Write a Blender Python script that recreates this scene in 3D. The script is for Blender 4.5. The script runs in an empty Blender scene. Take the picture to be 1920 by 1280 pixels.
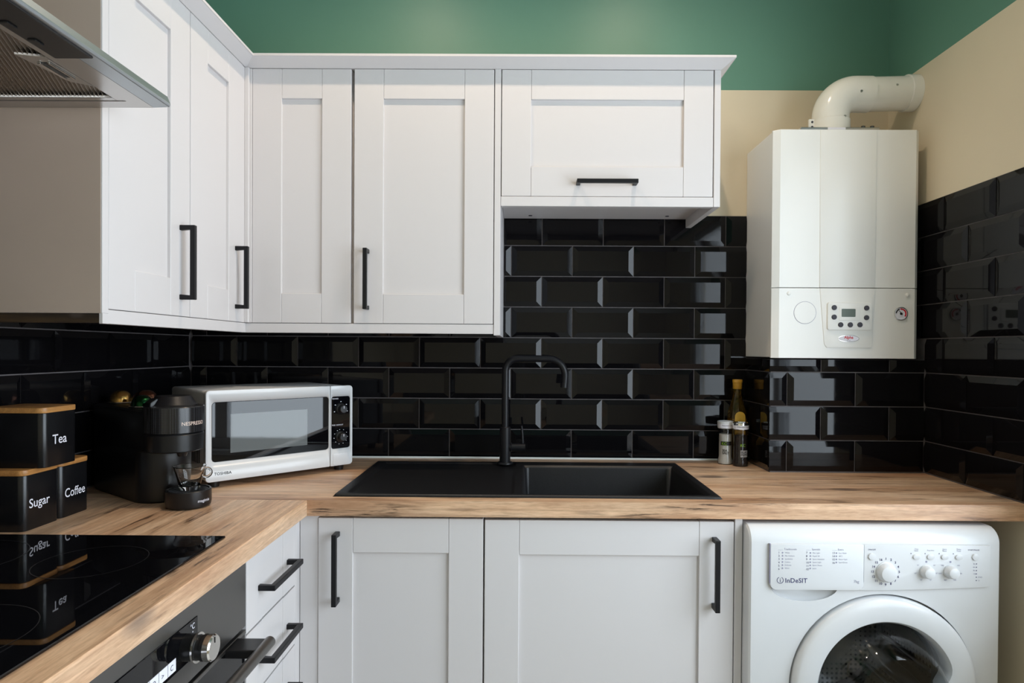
import bpy, bmesh, math, random
from mathutils import Matrix, Vector
PI = math.pi
random.seed(7)
S = bpy.context.scene
C = S.collection

# ------------------------------------------------------------------ camera
F_PX, YAW, PIT, ROL = 1206.7, -.0051, -.0094, .0063
cam_d = bpy.data.cameras.new('camera')
cam = bpy.data.objects.new('camera', cam_d); C.objects.link(cam); S.camera = cam
fw = Vector((math.sin(YAW)*math.cos(PIT), math.cos(YAW)*math.cos(PIT), math.sin(PIT)))
rr = Vector((math.cos(YAW), -math.sin(YAW), 0)); uu = rr.cross(fw)
R_ = rr*math.cos(ROL) + uu*math.sin(ROL); U_ = uu*math.cos(ROL) - rr*math.sin(ROL)
cm = Matrix((R_, U_, -fw)).transposed().to_4x4(); cm.translation = (0, -2.1379, 1.27)
cam.matrix_world = cm
cam_d.sensor_fit = 'HORIZONTAL'; cam_d.sensor_width = 36; cam_d.lens = 36*F_PX/1920
cam_d.shift_x = -14.98/1920; cam_d.shift_y = 27.14/1920; cam_d.clip_start = .02

# ------------------------------------------------------------------ world, lights, exposure
SKY = 5.8
LAMP = 16.0
S.view_settings.view_transform = 'Standard'; S.view_settings.look = 'None'
S.view_settings.exposure = 0.60; S.view_settings.gamma = 1.0; S.view_settings.use_curve_mapping = False
w = bpy.data.worlds.new('overcast_sky'); S.world = w; w.use_nodes = True
bg = w.node_tree.nodes['Background']; bg.inputs[0].default_value = (.88, .94, 1.0, 1); bg.inputs[1].default_value = SKY
WY0, WY1, WZ0, WZ1 = -2.50, -.79, .70, 2.10          # window opening in the right wall
pl = bpy.data.lights.new('daylight_portal', 'AREA'); pl.shape = 'RECTANGLE'; pl.size = WY1-WY0; pl.size_y = WZ1-WZ0
pl.cycles.is_portal = True
po = bpy.data.objects.new('daylight_portal', pl); C.objects.link(po)
po.matrix_world = Matrix(((0, 0, 1, 1.285), (1, 0, 0, (WY0+WY1)/2), (0, 1, 0, (WZ0+WZ1)/2), (0, 0, 0, 1)))

S.cycles.max_bounces = 8; S.cycles.diffuse_bounces = 4; S.cycles.glossy_bounces = 4; S.cycles.transmission_bounces = 8; S.cycles.transparent_max_bounces = 8

# ------------------------------------------------------------------ materials
def mat(name, col, rough=.5, metal=0., spec=.5, trans=0., ior=1.45, coat=0., bump=None, var=None, emit=None):
    m = bpy.data.materials.new(name); m.use_nodes = True
    nt = m.node_tree; b = nt.nodes['Principled BSDF']
    b.inputs['Base Color'].default_value = (*col, 1); b.inputs['Roughness'].default_value = rough
    b.inputs['Metallic'].default_value = metal; b.inputs['IOR'].default_value = ior
    b.inputs['Specular IOR Level'].default_value = spec
    b.inputs['Transmission Weight'].default_value = trans; b.inputs['Coat Weight'].default_value = coat
    if emit: b.inputs['Emission Color'].default_value = (*emit[:3], 1); b.inputs['Emission Strength'].default_value = emit[3]
    tc = nt.nodes.new('ShaderNodeTexCoord')
    if var:                                     # var = (scale, amount): soft tint variation
        n = nt.nodes.new('ShaderNodeTexNoise'); n.inputs['Scale'].default_value = var[0]; n.inputs['Detail'].default_value = 4
        nt.links.new(tc.outputs['Object'], n.inputs['Vector'])
        r = nt.nodes.new('ShaderNodeValToRGB')
        a = var[1]
        r.color_ramp.elements[0].position = .3; r.color_ramp.elements[1].position = .7
        r.color_ramp.elements[0].color = (*[c*(1-a) for c in col], 1); r.color_ramp.elements[1].color = (*[min(1, c*(1+a)) for c in col], 1)
        nt.links.new(n.outputs['Fac'], r.inputs['Fac']); nt.links.new(r.outputs['Color'], b.inputs['Base Color'])
    if bump:                                    # bump = (scale, strength, distance)
        n = nt.nodes.new('ShaderNodeTexNoise'); n.inputs['Scale'].default_value = bump[0]; n.inputs['Detail'].default_value = 3
        nt.links.new(tc.outputs['Object'], n.inputs['Vector'])
        k = nt.nodes.new('ShaderNodeBump'); k.inputs['Strength'].default_value = bump[1]; k.inputs['Distance'].default_value = bump[2]
        nt.links.new(n.outputs['Fac'], k.inputs['Height']); nt.links.new(k.outputs['Normal'], b.inputs['Normal'])
    return m

def wood(name, axis, cols, rough=.42, sc=1.0, dark=.55):
    """rustic oak: plank tone, growth lines, pores, cracked brown patches and knots, all stretched along axis"""
    m = bpy.data.materials.new(name); m.use_nodes = True
    nt = m.node_tree; b = nt.nodes['Principled BSDF']; b.inputs['Roughness'].default_value = rough
    L = nt.links.new; N = nt.nodes.new
    tc = N('ShaderNodeTexCoord')
    def coords(al, ac, loc=(0, 0, 0)):
        mp = N('ShaderNodeMapping'); L(tc.outputs['Object'], mp.inputs['Vector']); mp.inputs['Location'].default_value = loc
        mp.inputs['Scale'].default_value = tuple(al*sc if i == axis else ac*sc for i in range(3)); return mp.outputs[0]
    def noise(v, detail=4, rgh=.5, dist=0.):
        n = N('ShaderNodeTexNoise'); n.inputs['Scale'].default_value = 1; n.inputs['Detail'].default_value = detail
        n.inputs['Roughness'].default_value = rgh; n.inputs['Distortion'].default_value = dist; L(v, n.inputs['Vector']); return n.outputs['Fac']
    def ramp(f, *st):
        r = N('ShaderNodeValToRGB'); e = r.color_ramp.elements
        while len(e) < len(st): e.new(.5)
        for k, (p, c) in zip(e, sorted(st)): k.position = p; k.color = (*(c if isinstance(c, tuple) else (c, c, c)), 1)
        L(f, r.inputs['Fac']); return r.outputs[0]
    def mix(fac, a, c, mode='MIX'):
        x = N('ShaderNodeMixRGB'); x.blend_type = mode
        if isinstance(fac, float): x.inputs[0].default_value = fac
        else: L(fac, x.inputs[0])
        L(a, x.inputs[1])
        if isinstance(c, tuple): x.inputs[2].default_value = (*c, 1)
        else: L(c, x.inputs[2])
        return x.outputs[0]
    def mul(a, c):
        x = N('ShaderNodeMath'); x.operation = 'MULTIPLY'; L(a, x.inputs[0])
        if isinstance(c, float): x.inputs[1].default_value = c
        else: L(c, x.inputs[1])
        return x.outputs[0]
    base = ramp(noise(coords(1.1, 11), 5, .55, .4), (.30, cols[0]), (.47, cols[1]), (.70, cols[2]))
    lines = ramp(noise(coords(1.6, 46, (2, 7, 4)), 3, .5, .8), (.40, 0.), (.48, 1.), (.53, 1.), (.60, 0.))
    c1 = mix(mul(lines, .32), base, tuple(v*.55 for v in cols[0]))
    pores = noise(coords(38, 330), 4, .6)
    c2 = mix(.85, c1, ramp(pores, (.28, (.74, .69, .64)), (.60, (1., 1., 1.))), 'MULTIPLY')
    cracks = ramp(noise(coords(9, 105, (3.3, 1.7, 5.1)), 6, .65, .5), (.52, 0.), (.64, 1.))
    where = ramp(noise(coords(2.6, 15, (1.3, 4.4, 9.2)), 3, .6), (.47, 0.), (.61, 1.))
    c3 = mix(mul(where, .45*dark), c2, tuple(v*.62 for v in cols[0]))
    c4 = mix(mul(mul(cracks, where), dark), c3, (.045, .022, .012))
    vo = N('ShaderNodeTexVoronoi'); vo.inputs['Scale'].default_value = 1; L(coords(3.1, 7.0, (.37, .21, .9)), vo.inputs['Vector'])
    knots = ramp(vo.outputs['Distance'], (.08, 1.), (.17, 0.))
    c5 = mix(mul(knots, .75*dark), c4, (.085, .062, .055))
    L(c5, b.inputs['Base Color'])
    bp = N('ShaderNodeBump'); bp.inputs['Strength'].default_value = .15; bp.inputs['Distance'].default_value = .0008; L(pores, bp.inputs['Height']); L(bp.outputs[0], b.inputs['Normal'])
    return m

def pane_mat(name, tint=(.95, .98, 1.0), f=.04):
    m = bpy.data.materials.new(name); m.use_nodes = True; nt = m.node_tree
    for n in list(nt.nodes):
        if n.type == 'BSDF_PRINCIPLED': nt.nodes.remove(n)
    t = nt.nodes.new('ShaderNodeBsdfTransparent'); t.inputs[0].default_value = (*tint, 1)
    g = nt.nodes.new('ShaderNodeBsdfGlossy'); g.inputs['Roughness'].default_value = .01
    lw = nt.nodes.new('ShaderNodeLayerWeight'); lw.inputs[0].default_value = .5       # Schlick, the same on both faces of the sheet
    pw = nt.nodes.new('ShaderNodeMath'); pw.operation = 'POWER'; nt.links.new(lw.outputs['Facing'], pw.inputs[0]); pw.inputs[1].default_value = 5
    fr = nt.nodes.new('ShaderNodeMath'); fr.operation = 'MULTIPLY_ADD'; nt.links.new(pw.outputs[0], fr.inputs[0]); fr.inputs[1].default_value = 1-f; fr.inputs[2].default_value = f
    mx = nt.nodes.new('ShaderNodeMixShader')
    nt.links.new(fr.outputs[0], mx.inputs[0]); nt.links.new(t.outputs[0], mx.inputs[1]); nt.links.new(g.outputs[0], mx.inputs[2])
    nt.links.new(mx.outputs[0], nt.nodes['Material Output'].inputs[0])
    return m

def dots_mat(name, base, dot, scale, size=.25, rough=.3, metal=0.):
    """regular fine dots (perforated metal, knurling)"""
    m = mat(name, base, rough, metal); nt = m.node_tree; b = nt.nodes['Principled BSDF']
    tc = [n for n in nt.nodes if n.type == 'TEX_COORD'][0]
    v = nt.nodes.new('ShaderNodeTexVoronoi'); v.inputs['Scale'].default_value = scale; v.inputs['Randomness'].default_value = 0
    nt.links.new(tc.outputs['Object'], v.inputs['Vector'])
    r = nt.nodes.new('ShaderNodeValToRGB'); r.color_ramp.elements[0].position = size; r.color_ramp.elements[1].position = size+.06
    r.color_ramp.elements[0].color = (*dot, 1); r.color_ramp.elements[1].color = (*base, 1)
    nt.links.new(v.outputs['Distance'], r.inputs['Fac']); nt.links.new(r.outputs['Color'], b.inputs['Base Color'])
    return m

CAB = mat('cabinet_satin_white', (.665, .640, .642), .38, bump=(60, .03, .0005))
GREEN = mat('green_paint', (.125, .275, .205), .42, bump=(90, .12, .0006), var=(1.5, .05))
CREAM = mat('cream_paint', (.70, .61, .45), .6, bump=(90, .12, .0006), var=(2, .04))
GROUT = mat('dark_grout', (.135, .120, .122), .8, bump=(200, .3, .0005), var=(30, .2))
TILE = mat('black_glazed_tile', (.0045, .0042, .0050), .04, spec=.28, bump=(14, .03, .0012))
WHITE = mat('white_enamel', (.68, .69, .705), .22, spec=.5)
WHITEP = mat('white_plastic', (.67, .68, .695), .30, var=(8, .01))
BOILER = mat('boiler_white_enamel', (.86, .86, .83), .28, bump=(120, .02, .0003))
FLUE = mat('flue_white_gloss', (.80, .79, .73), .18, var=(12, .03))
BLKM = mat('matt_black_metal', (.007, .007, .009), .40, spec=.35, bump=(300, .05, .0003))
CANM = mat('satin_black_tin', (.006, .006, .007), .27)
BLKP = mat('black_plastic', (.008, .008, .009), .32, bump=(250, .05, .0003))
BLKG = mat('black_glass', (.003, .003, .004), .02, spec=.5)
GRANITE = mat('black_granite_composite', (.0065, .0065, .008), .42, bump=(420, .25, .0006), var=(300, .5))
STEEL = mat('brushed_steel', (.55, .54, .53), .28, 1.0, bump=(180, .04, .0004))
DSTEEL = mat('dark_steel', (.20, .195, .19), .36, 1.0, bump=(180, .04, .0004))
CHROME = mat('bright_metal', (.75, .73, .70), .18, 1.0, var=(40, .05))
BAMBOO = wood('bamboo_lid', 1, ((.46, .20, .055), (.55, .26, .08), (.62, .31, .10)), .4, 2.2, .12)
WOODX = wood('worktop_wood_across', 0, ((.54, .285, .155), (.78, .515, .325), (.85, .64, .46)), .36, 1.0, 1.0)
WOODY = wood('worktop_wood_along', 1, ((.54, .285, .155), (.78, .515, .325), (.85, .64, .46)), .36, 1.0, 1.0)
GREIGE = mat('greige_side_face', (.50, .40, .335), .45, var=(6, .04))
CHIP = wood('raw_dark_chipboard', 0, ((.012, .007, .004), (.03, .017, .008), (.10, .055, .02)), .6, 3, .7)
GLASS = mat('clear_glass', (1, 1, 1), .0, trans=1.0, ior=1.45, var=None)
OILG = mat('oil_glass', (.62, .42, .06), .02, trans=.96, ior=1.45)
OIL = mat('golden_oil', (.60, .36, .03), .05, trans=.6, ior=1.4)
GOLD = mat('gold_foil', (.62, .36, .11), .25, 1.0, var=(20, .08))
GREENF = mat('green_foil', (.010, .05, .018), .22, 1.0, var=(20, .08))
BROWNF = mat('brown_foil', (.16, .07, .045), .22, 1.0, var=(20, .08))
INKW = mat('white_print', (.82, .82, .90), .5)
INKB = mat('navy_print', (.045, .045, .13), .5)
INKG = mat('grey_print', (.30, .30, .40), .5)
INKK = mat('black_print', (.01, .01, .01), .5)
RED = mat('red_print', (.60, .015, .03), .4)
LCD = mat('lcd_green_grey', (.10, .13, .105), .25)
DGREY = mat('charcoal_button', (.045, .045, .06), .5)
CEIL = mat('ceiling_white', (.78, .77, .74), .7, bump=(80, .1, .0005))
FLOORM = mat('pale_grey_vinyl', (.70, .69, .67), .5, var=(3, .05))
SILIC = mat('white_sealant', (.78, .80, .78), .45)
SALT = mat('salt_crystals', (.80, .78, .72), .6, bump=(700, .8, .002))
PEPPER = mat('peppercorns', (.020, .012, .010), .6, bump=(500, .9, .003), var=(300, .7))
YEL = mat('yellow_label', (.72, .44, .06), .5, var=(60, .1))
GOLDCAP = mat('gold_cap_plastic', (.55, .30, .035), .3)
LAMPE = mat('warm_lamp_glow', (1, .85, .65), .5, emit=(1, .80, .58, 30))
PANE = pane_mat('window_pane_glass')
BULB = pane_mat('porthole_glass', (.62, .66, .70))
DRUM = dots_mat('perforated_drum_steel', (.40, .38, .36), (.02, .02, .02), 75, .25, .26, 1.0)
KNURL = dots_mat('knurled_black_band', (.010, .010, .011), (.05, .05, .055), 420, .3, .22)
CLEAR = pane_mat('thin_clear_glass', (.97, .97, .97), .13)
SMOKE = mat('smoked_tank', (.012, .012, .014), .08)
GREYG = mat('grey_rubber_gasket', (.055, .075, .085), .4)

# ------------------------------------------------------------------ mesh helpers
def to_mesh(bm, name='m', smooth=False):
    bmesh.ops.recalc_face_normals(bm, faces=bm.faces)
    me = bpy.data.meshes.new(name); bm.to_mesh(me); bm.free()
    if smooth:
        for p in me.polygons: p.use_smooth = True
    return me

def abox(bm, x0, x1, y0, y1, z0, z1, bev=0., seg=2):
    r = bmesh.ops.create_cube(bm, size=1, matrix=Matrix.Translation(((x0+x1)/2, (y0+y1)/2, (z0+z1)/2)) @ Matrix.Diagonal((abs(x1-x0), abs(y1-y0), abs(z1-z0), 1)))
    if bev > 0:
        es = {e for v in r['verts'] for e in v.link_edges}
        bmesh.ops.bevel(bm, geom=list(es), offset=bev, segments=seg, profile=.6, affect='EDGES')

def box(x0, x1, y0, y1, z0, z1, bev=0., seg=2):
    bm = bmesh.new(); abox(bm, x0, x1, y0, y1, z0, z1, bev, seg); return to_mesh(bm)

def boxes(lst, bev=0., seg=2):
    bm = bmesh.new()
    for b in lst: abox(bm, *b, bev, seg)
    return to_mesh(bm)

def prism(poly, depth, fn=lambda u, v, d: (u, d, v), bev=0., seg=2, smooth=False):
    """polygon in (u,v) pushed through depth (d0,d1); fn maps to xyz"""
    bm = bmesh.new(); d0, d1 = depth
    a = [bm.verts.new(fn(u, v, d0)) for u, v in poly]; b = [bm.verts.new(fn(u, v, d1)) for u, v in poly]
    n = len(poly); bm.faces.new(a); bm.faces.new(list(reversed(b)))
    for i in range(n): bm.faces.new((a[i], b[i], b[(i+1) % n], a[(i+1) % n]))
    if bev > 0:
        bmesh.ops.recalc_face_normals(bm, faces=bm.faces)
        es = [e for e in bm.edges if len(e.link_faces) == 2 and e.calc_face_angle(0) > .6]
        bmesh.ops.bevel(bm, geom=es, offset=bev, segments=seg, profile=.6, affect='EDGES')
    me = to_mesh(bm)
    if smooth: auto_smooth(me)
    return me

def auto_smooth(me, ang=.6):
    bm = bmesh.new(); bm.from_mesh(me)
    for f in bm.faces: f.smooth = True
    for e in bm.edges:
        if len(e.link_faces) == 2 and e.calc_face_angle(0) > ang: e.smooth = False
    bm.to_mesh(me); bm.free()

def rrect(x0, x1, y0, y1, r, n=5, corners=(1, 1, 1, 1)):
    """rounded rectangle outline, counter-clockwise from bottom-left; corners bl, br, tr, tl"""
    P = []
    for (cx, cy, a0, on) in ((x0, y0, PI, corners[0]), (x1, y0, 1.5*PI, corners[1]), (x1, y1, 0, corners[2]), (x0, y1, .5*PI, corners[3])):
        if not on: P.append((cx, cy)); continue
        ox = cx + r if cx == x0 else cx - r; oy = cy + r if cy == y0 else cy - r
        for i in range(n+1):
            a = a0 + .5*PI*i/n; P.append((ox + r*math.cos(a), oy + r*math.sin(a)))
    return P

def lathe(prof, c=(0, 0, 0), seg=40, axis='z', smooth=True, ang=.6):
    """profile (radius, height) turned about an axis"""
    bm = bmesh.new(); rings = []
    for r, h in prof:
        if r < 1e-6: rings.append([bm.verts.new((0, 0, h))]); continue
        rings.append([bm.verts.new((r*math.cos(2*PI*i/seg), r*math.sin(2*PI*i/seg), h)) for i in range(seg)])
    for A, B in zip(rings, rings[1:]):
        for i in range(seg):
            j = (i+1) % seg
            if len(A) == 1 and len(B) == 1: continue
            if len(A) == 1: bm.faces.new((A[0], B[i], B[j]))
            elif len(B) == 1: bm.faces.new((A[i], A[j], B[0]))
            else: bm.faces.new((A[i], A[j], B[j], B[i]))
    M = Matrix.Identity(4)
    if axis == '-y': M = Matrix.Rotation(PI/2, 4, 'X')      # height runs towards -y
    if axis == 'x': M = Matrix.Rotation(PI/2, 4, 'Y')       # height runs towards +x
    bmesh.ops.transform(bm, matrix=Matrix.Translation(c) @ M, verts=bm.verts)
    me = to_mesh(bm)
    if smooth: auto_smooth(me, ang)
    return me

def tube(pts, rad, seg=16, caps=True):
    bm = bmesh.new(); pts = [Vector(p) for p in pts]; rings = []; n = len(pts)
    rad = rad if isinstance(rad, (list, tuple)) else [rad]*n
    prev = None
    for i, p in enumerate(pts):
        t = (pts[min(i+1, n-1)] - pts[max(i-1, 0)]).normalized()
        if prev is None:
            a = Vector((0, 0, 1)) if abs(t.z) < .9 else Vector((0, 1, 0)); u = t.cross(a).normalized()
        else: u = (prev - t*prev.dot(t)).normalized()
        prev = u; v = t.cross(u)
        rings.append([bm.verts.new(p + (u*math.cos(2*PI*k/seg) + v*math.sin(2*PI*k/seg))*rad[i]) for k in range(seg)])
    for A, B in zip(rings, rings[1:]):
        for k in range(seg): bm.faces.new((A[k], A[(k+1) % seg], B[(k+1) % seg], B[k]))
    if caps: bm.faces.new(rings[0]); bm.faces.new(rings[-1])
    me = to_mesh(bm); auto_smooth(me, .8); return me

def arc(c, r, a0, a1, n, fn):
    return [fn(c[0] + r*math.cos(a0 + (a1-a0)*i/n), c[1] + r*math.sin(a0 + (a1-a0)*i/n)) for i in range(n+1)]

def loft(sections):
    """list of closed loops (equal counts) -> skinned solid with end caps"""
    bm = bmesh.new(); L = [[bm.verts.new(p) for p in s] for s in sections]
    n = len(L[0])
    for A, B in zip(L, L[1:]):
        for i in range(n): bm.faces.new((A[i], A[(i+1) % n], B[(i+1) % n], B[i]))
    bm.faces.new(L[0]); bm.faces.new(L[-1])
    me = to_mesh(bm); auto_smooth(me, .5); return me

# ------------------------------------------------------------------ object helpers
def link(name, me, m, parent=None, loc=None, rot=None):
    o = bpy.data.objects.new(name, me); C.objects.link(o)
    if me is not None and m is not None and not me.materials: me.materials.append(m)
    if parent is not None:
        o.parent = parent
        if parent.get('_w'): o.matrix_parent_inverse = Matrix.Translation(-Vector(parent.location))
    if loc is not None: o.location = loc
    if rot is not None: o.rotation_euler = rot
    return o

def tag(o, label, cat, group=None):
    o['label'] = label; o['category'] = cat
    if group: o['group'] = group
    return o

_tmp = []
def thing(name, label, cat, loc, rotz=0., group=None, local=False):
    """Empty at the base; parts are given in world coordinates unless local"""
    o = bpy.data.objects.new(name, None); C.objects.link(o); o.location = loc; o.rotation_euler = (0, 0, rotz)
    o.empty_display_size = .05
    if not local: o['_w'] = 1; _tmp.append(o)
    return tag(o, label, cat, group)

def struct(name, me, m): 
    o = link(name, me, m); o['kind'] = 'structure'; return o

def bool_cut(me, cutters):
    o = bpy.data.objects.new('t', me); C.objects.link(o); cs = []
    for i, c in enumerate(cutters):
        k = bpy.data.objects.new('k', c); C.objects.link(k); cs.append(k)
        md = o.modifiers.new('b', 'BOOLEAN'); md.object = k; md.operation = 'DIFFERENCE'; md.solver = 'EXACT'
    dg = bpy.context.evaluated_depsgraph_get(); dg.update()
    r = bpy.data.meshes.new_from_object(o.evaluated_get(dg))
    for k in cs + [o]: bpy.data.objects.remove(k)
    return r

def text(name, s, size, fn, m, parent, align='LEFT', spacing=1.0, bold=0., line=1.0):
    """flat print: (u,v) of the lettering mapped through fn to 3D"""
    cu = bpy.data.curves.new('t', 'FONT'); cu.body = s; cu.size = size; cu.align_x = align; cu.space_character = spacing
    cu.space_line = line; cu.resolution_u = 3; cu.offset = bold*size
    o = bpy.data.objects.new('t', cu); C.objects.link(o)
    dg = bpy.context.evaluated_depsgraph_get(); dg.update()
    me = bpy.data.meshes.new_from_object(o.evaluated_get(dg))
    bpy.data.objects.remove(o)
    for v in me.vertices: v.co = fn(v.co.x, v.co.y)
    me.materials.clear()
    return link(name, me, m, parent)

XL, XR = -1.1102, 1.2002
YN, ZC = -3.3, 2.80            # wall behind the camera, ceiling
Z_T, H_T, T_T = .9044, .1016, .2025
Z_TILE, Z_GREEN = Z_T + 8*H_T, 2.132

# ------------------------------------------------------------------ room shell
struct('floor', box(XL-.1, XR+.1, YN-.1, .1, -.08, 0), FLOORM)
struct('ceiling', box(XL-.1, XR+.1, YN-.1, .1, ZC, ZC+.1), CEIL)
def wall(name, lst):
    """lst of (box, material): one mesh, one slot per painted band"""
    bm = bmesh.new(); mats = []
    for b, m in lst:
        if m not in mats: mats.append(m)
        n0 = len(bm.faces); abox(bm, *b); bm.faces.ensure_lookup_table()
        for f in bm.faces[n0:]: f.material_index = mats.index(m)
    me = to_mesh(bm)
    for m in mats: me.materials.append(m)
    o = link(name, me, None); o['kind'] = 'structure'; return o
def bands(f): return [(f(0, Z_T), CREAM), (f(Z_T, Z_TILE), GROUT), (f(Z_TILE, Z_GREEN), CREAM), (f(Z_GREEN, ZC), GREEN)]
wall_back = wall('wall_back', bands(lambda a, b: (XL-.1, XR+.1, 0, .1, a, b)))
wall_left = wall('wall_left', [((XL-.1, XL, YN, 0, 0, Z_T), CREAM), ((XL-.1, XL, -1.62, 0, Z_T, Z_TILE), GROUT), ((XL-.1, XL, YN, -1.62, Z_T, Z_TILE), CREAM),
                               ((XL-.1, XL, YN, 0, Z_TILE, Z_GREEN), CREAM), ((XL-.1, XL, YN, 0, Z_GREEN, ZC), GREEN)])
YT = -.78                       # tiles on the right wall stop before the window
wr = [((XR, XR+.10, YT, 0, 0, Z_T), CREAM), ((XR, XR+.10, YT, 0, Z_T, Z_TILE), GROUT), ((XR, XR+.10, YT, 0, Z_TILE, Z_GREEN), CREAM),
      ((XR, XR+.10, WY1, YT, 0, Z_GREEN), CREAM), ((XR, XR+.10, WY0, WY1, 0, WZ0), CREAM), ((XR, XR+.10, WY0, WY1, WZ1, Z_GREEN), CREAM),
      ((XR, XR+.10, YN, WY0, 0, Z_GREEN), CREAM), ((XR, XR+.10, YN, 0, Z_GREEN, ZC), GREEN)]
wall_right = wall('wall_right', wr)
wall_front = wall('wall_front', [((XL-.1, XR+.10, YN-.1, YN, 0, Z_GREEN), CREAM), ((XL-.1, XR+.10, YN-.1, YN, Z_GREEN, ZC), GREEN)])
# window in the right wall
win = struct('window_1', boxes([(XR+.02, XR+.075, WY0, WY0+.055, WZ0, WZ1), (XR+.02, XR+.075, WY1-.055, WY1, WZ0, WZ1), (XR+.02, XR+.075, WY0+.055, WY1-.055, WZ0, WZ0+.06),
                                (XR+.02, XR+.075, WY0+.055, WY1-.055, WZ1-.055, WZ1), (XR+.02, XR+.075, -1.46, -1.39, WZ0+.06, WZ1-.055)], .004), WHITEP)
for a, b in ((WY0+.05, -1.455), (-1.395, WY1-.05)): link('pane', box(XR+.045, XR+.050, a, b, WZ0+.055, WZ1-.05), PANE, win)
link('window_sill', box(XR-.045, XR+.02, WY0-.03, WY1+.02, WZ0-.028, WZ0, .006), WHITEP, win)
# boxed-in pipe run under the boiler
BX, BY, BZ = .7375, -.2175, 1.247
boxing = struct('wall_boxing', box(BX, XR, BY, 0, .91, BZ), GROUT)

# ------------------------------------------------------------------ bevelled brick tiles, each one a part of its wall
_tc = {}
def tile_mesh(wd, ht, flags):
    """flags: bevel on left, right, bottom, top; cut sides stay square"""
    k = (round(wd, 4), round(ht, 4), flags)
    if k in _tc: return _tc[k]
    b, t0, t1 = .0165, .0022, .0072
    l, r, bo, to = (b if f else 0 for f in flags)
    bm = bmesh.new()
    O = [(0, 0), (wd, 0), (wd, ht), (0, ht)]; I = [(l, bo), (wd-r, bo), (wd-r, ht-to), (l, ht-to)]
    def zc(i):                      # height at an outer corner: t1 only when both sides there are cut
        s = [(0, 2), (1, 2), (1, 3), (0, 3)][i]; return t0 if flags[s[0]] or flags[s[1]] else t1
    v0 = [bm.verts.new((x, 0, z)) for x, z in O]
    v1 = [bm.verts.new((x, -zc(i), z)) for i, (x, z) in enumerate(O)]
    v2 = [bm.verts.new((x, -t1, z)) for x, z in I]
    for i in range(4):
        j = (i+1) % 4
        bm.faces.new((v0[i], v0[j], v1[j], v1[i])); bm.faces.new((v1[i], v1[j], v2[j], v2[i]))
    bm.faces.new(v2)
    bmesh.ops.remove_doubles(bm, verts=bm.verts, dist=1e-5)
    me = to_mesh(bm, 'tile'); me.materials.append(TILE); _tc[k] = me; return me

G = .0030
def tile_row(parent, place, u0, u1, z0, z1, phase, cut0=True, cut1=True, skip=None, hcut=False, rot=0.):
    """one course from u0 to u1 with joints at phase + k*pitch; place(u, z) -> position of the lower-left corner"""
    k = math.floor((u0-phase)/T_T); js = [u0]
    while True:
        k += 1; j = phase + k*T_T
        if j >= u1 - .006: break
        if j > u0 + .006: js.append(j)
    js.append(u1)
    for i, (a, b) in enumerate(zip(js, js[1:])):
        if skip and skip((a+b)/2, (z0+z1)/2): continue
        first, last = i == 0, i == len(js)-2
        full = (b-a) > T_T - .004
        f = (1 if (full or not first) else 0, 1 if (full or not last) else 0, 1, 0 if hcut else 1)
        a2 = a + (G/2 if not first else .001); b2 = b - (G/2 if not last else .001)
        o = link('tile', tile_mesh(b2-a2, z1-z0-G, f), None, parent, place(a2, z0+G/2), (0, 0, rot))

for n in range(8):
    z0 = Z_T + n*H_T; z1 = z0 + H_T; lo = max(z0, .911)
    ph = .0601 if n % 2 else .0601 + T_T/2
    zz0, zz1 = (.913, z1) if n == 0 else (z0, z1)
    # back wall; courses hidden behind the wall cupboards and the boiler are left out
    tile_row(wall_back, lambda u, z: (u, 0, z), XL+.009 if n < 5 else -.064, BX if n < 4 else .80, zz0, zz1, ph)
    if n < 5:
        tile_row(wall_left, lambda u, z: (XL, u, z), -1.55, -.009, zz0, zz1, -(.2171 if n % 2 else .2171+T_T/2), rot=PI/2)
    # right wall seen facing -x: u runs towards the camera
    tile_row(wall_right, lambda u, z: (XR, -u, z), .0 if n > 3 else -BY, -YT, zz0, zz1, (.292 if n % 2 else .292+T_T/2), rot=-PI/2)
    if n < 4:
        e = min(zz1, BZ+.001)
        tile_row(boxing, lambda u, z: (u, BY, z), BX-.006, XR-.0078, zz0, e, (.8864 if n % 2 else .786), hcut=(n == 3))
        tile_row(boxing, lambda u, z: (BX, -u, z), .009, -BY, zz0, e, (.14 if n % 2 else .02), rot=-PI/2, hcut=(n == 3))
# white sealant bead along the back of the worktop
struct('trim_1', tube([(-.72, -.011, .911), (-.2, -.011, .912), (.3, -.011, .911), (BX-.012, -.011, .911)], .0042, 8), SILIC)

# ------------------------------------------------------------------ worktop
WD, XI, WZ, WT = -.613, -.5118, .91, .872
SX0, SX1, SY0, SY1 = -.4625, .4870, -.5760, -.1000        # sink outline
wt = thing('worktop', 'L-shaped rustic oak worktop with streaked brown front edge carrying the black sink', 'worktop', (-.3, -.3, WT))
hx0, hx1, hy0, hy1 = SX0+.02, SX1-.02, SY0+.02, SY1-.02
link('worktop_section', boxes([(XL, hx0, WD, -.0005, WT, WZ), (hx1, XR-.001, WD, BY, WT, WZ), (hx1, BX, BY, -.0005, WT, WZ), (hx0, hx1, WD, hy0, WT, WZ), (hx0, hx1, hy1, -.0005, WT, WZ)]), WOODX, wt)
link('worktop_section', box(XL, XI, -1.60, WD-.0004, WT, WZ, .0012, 1), WOODY, wt)

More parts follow.
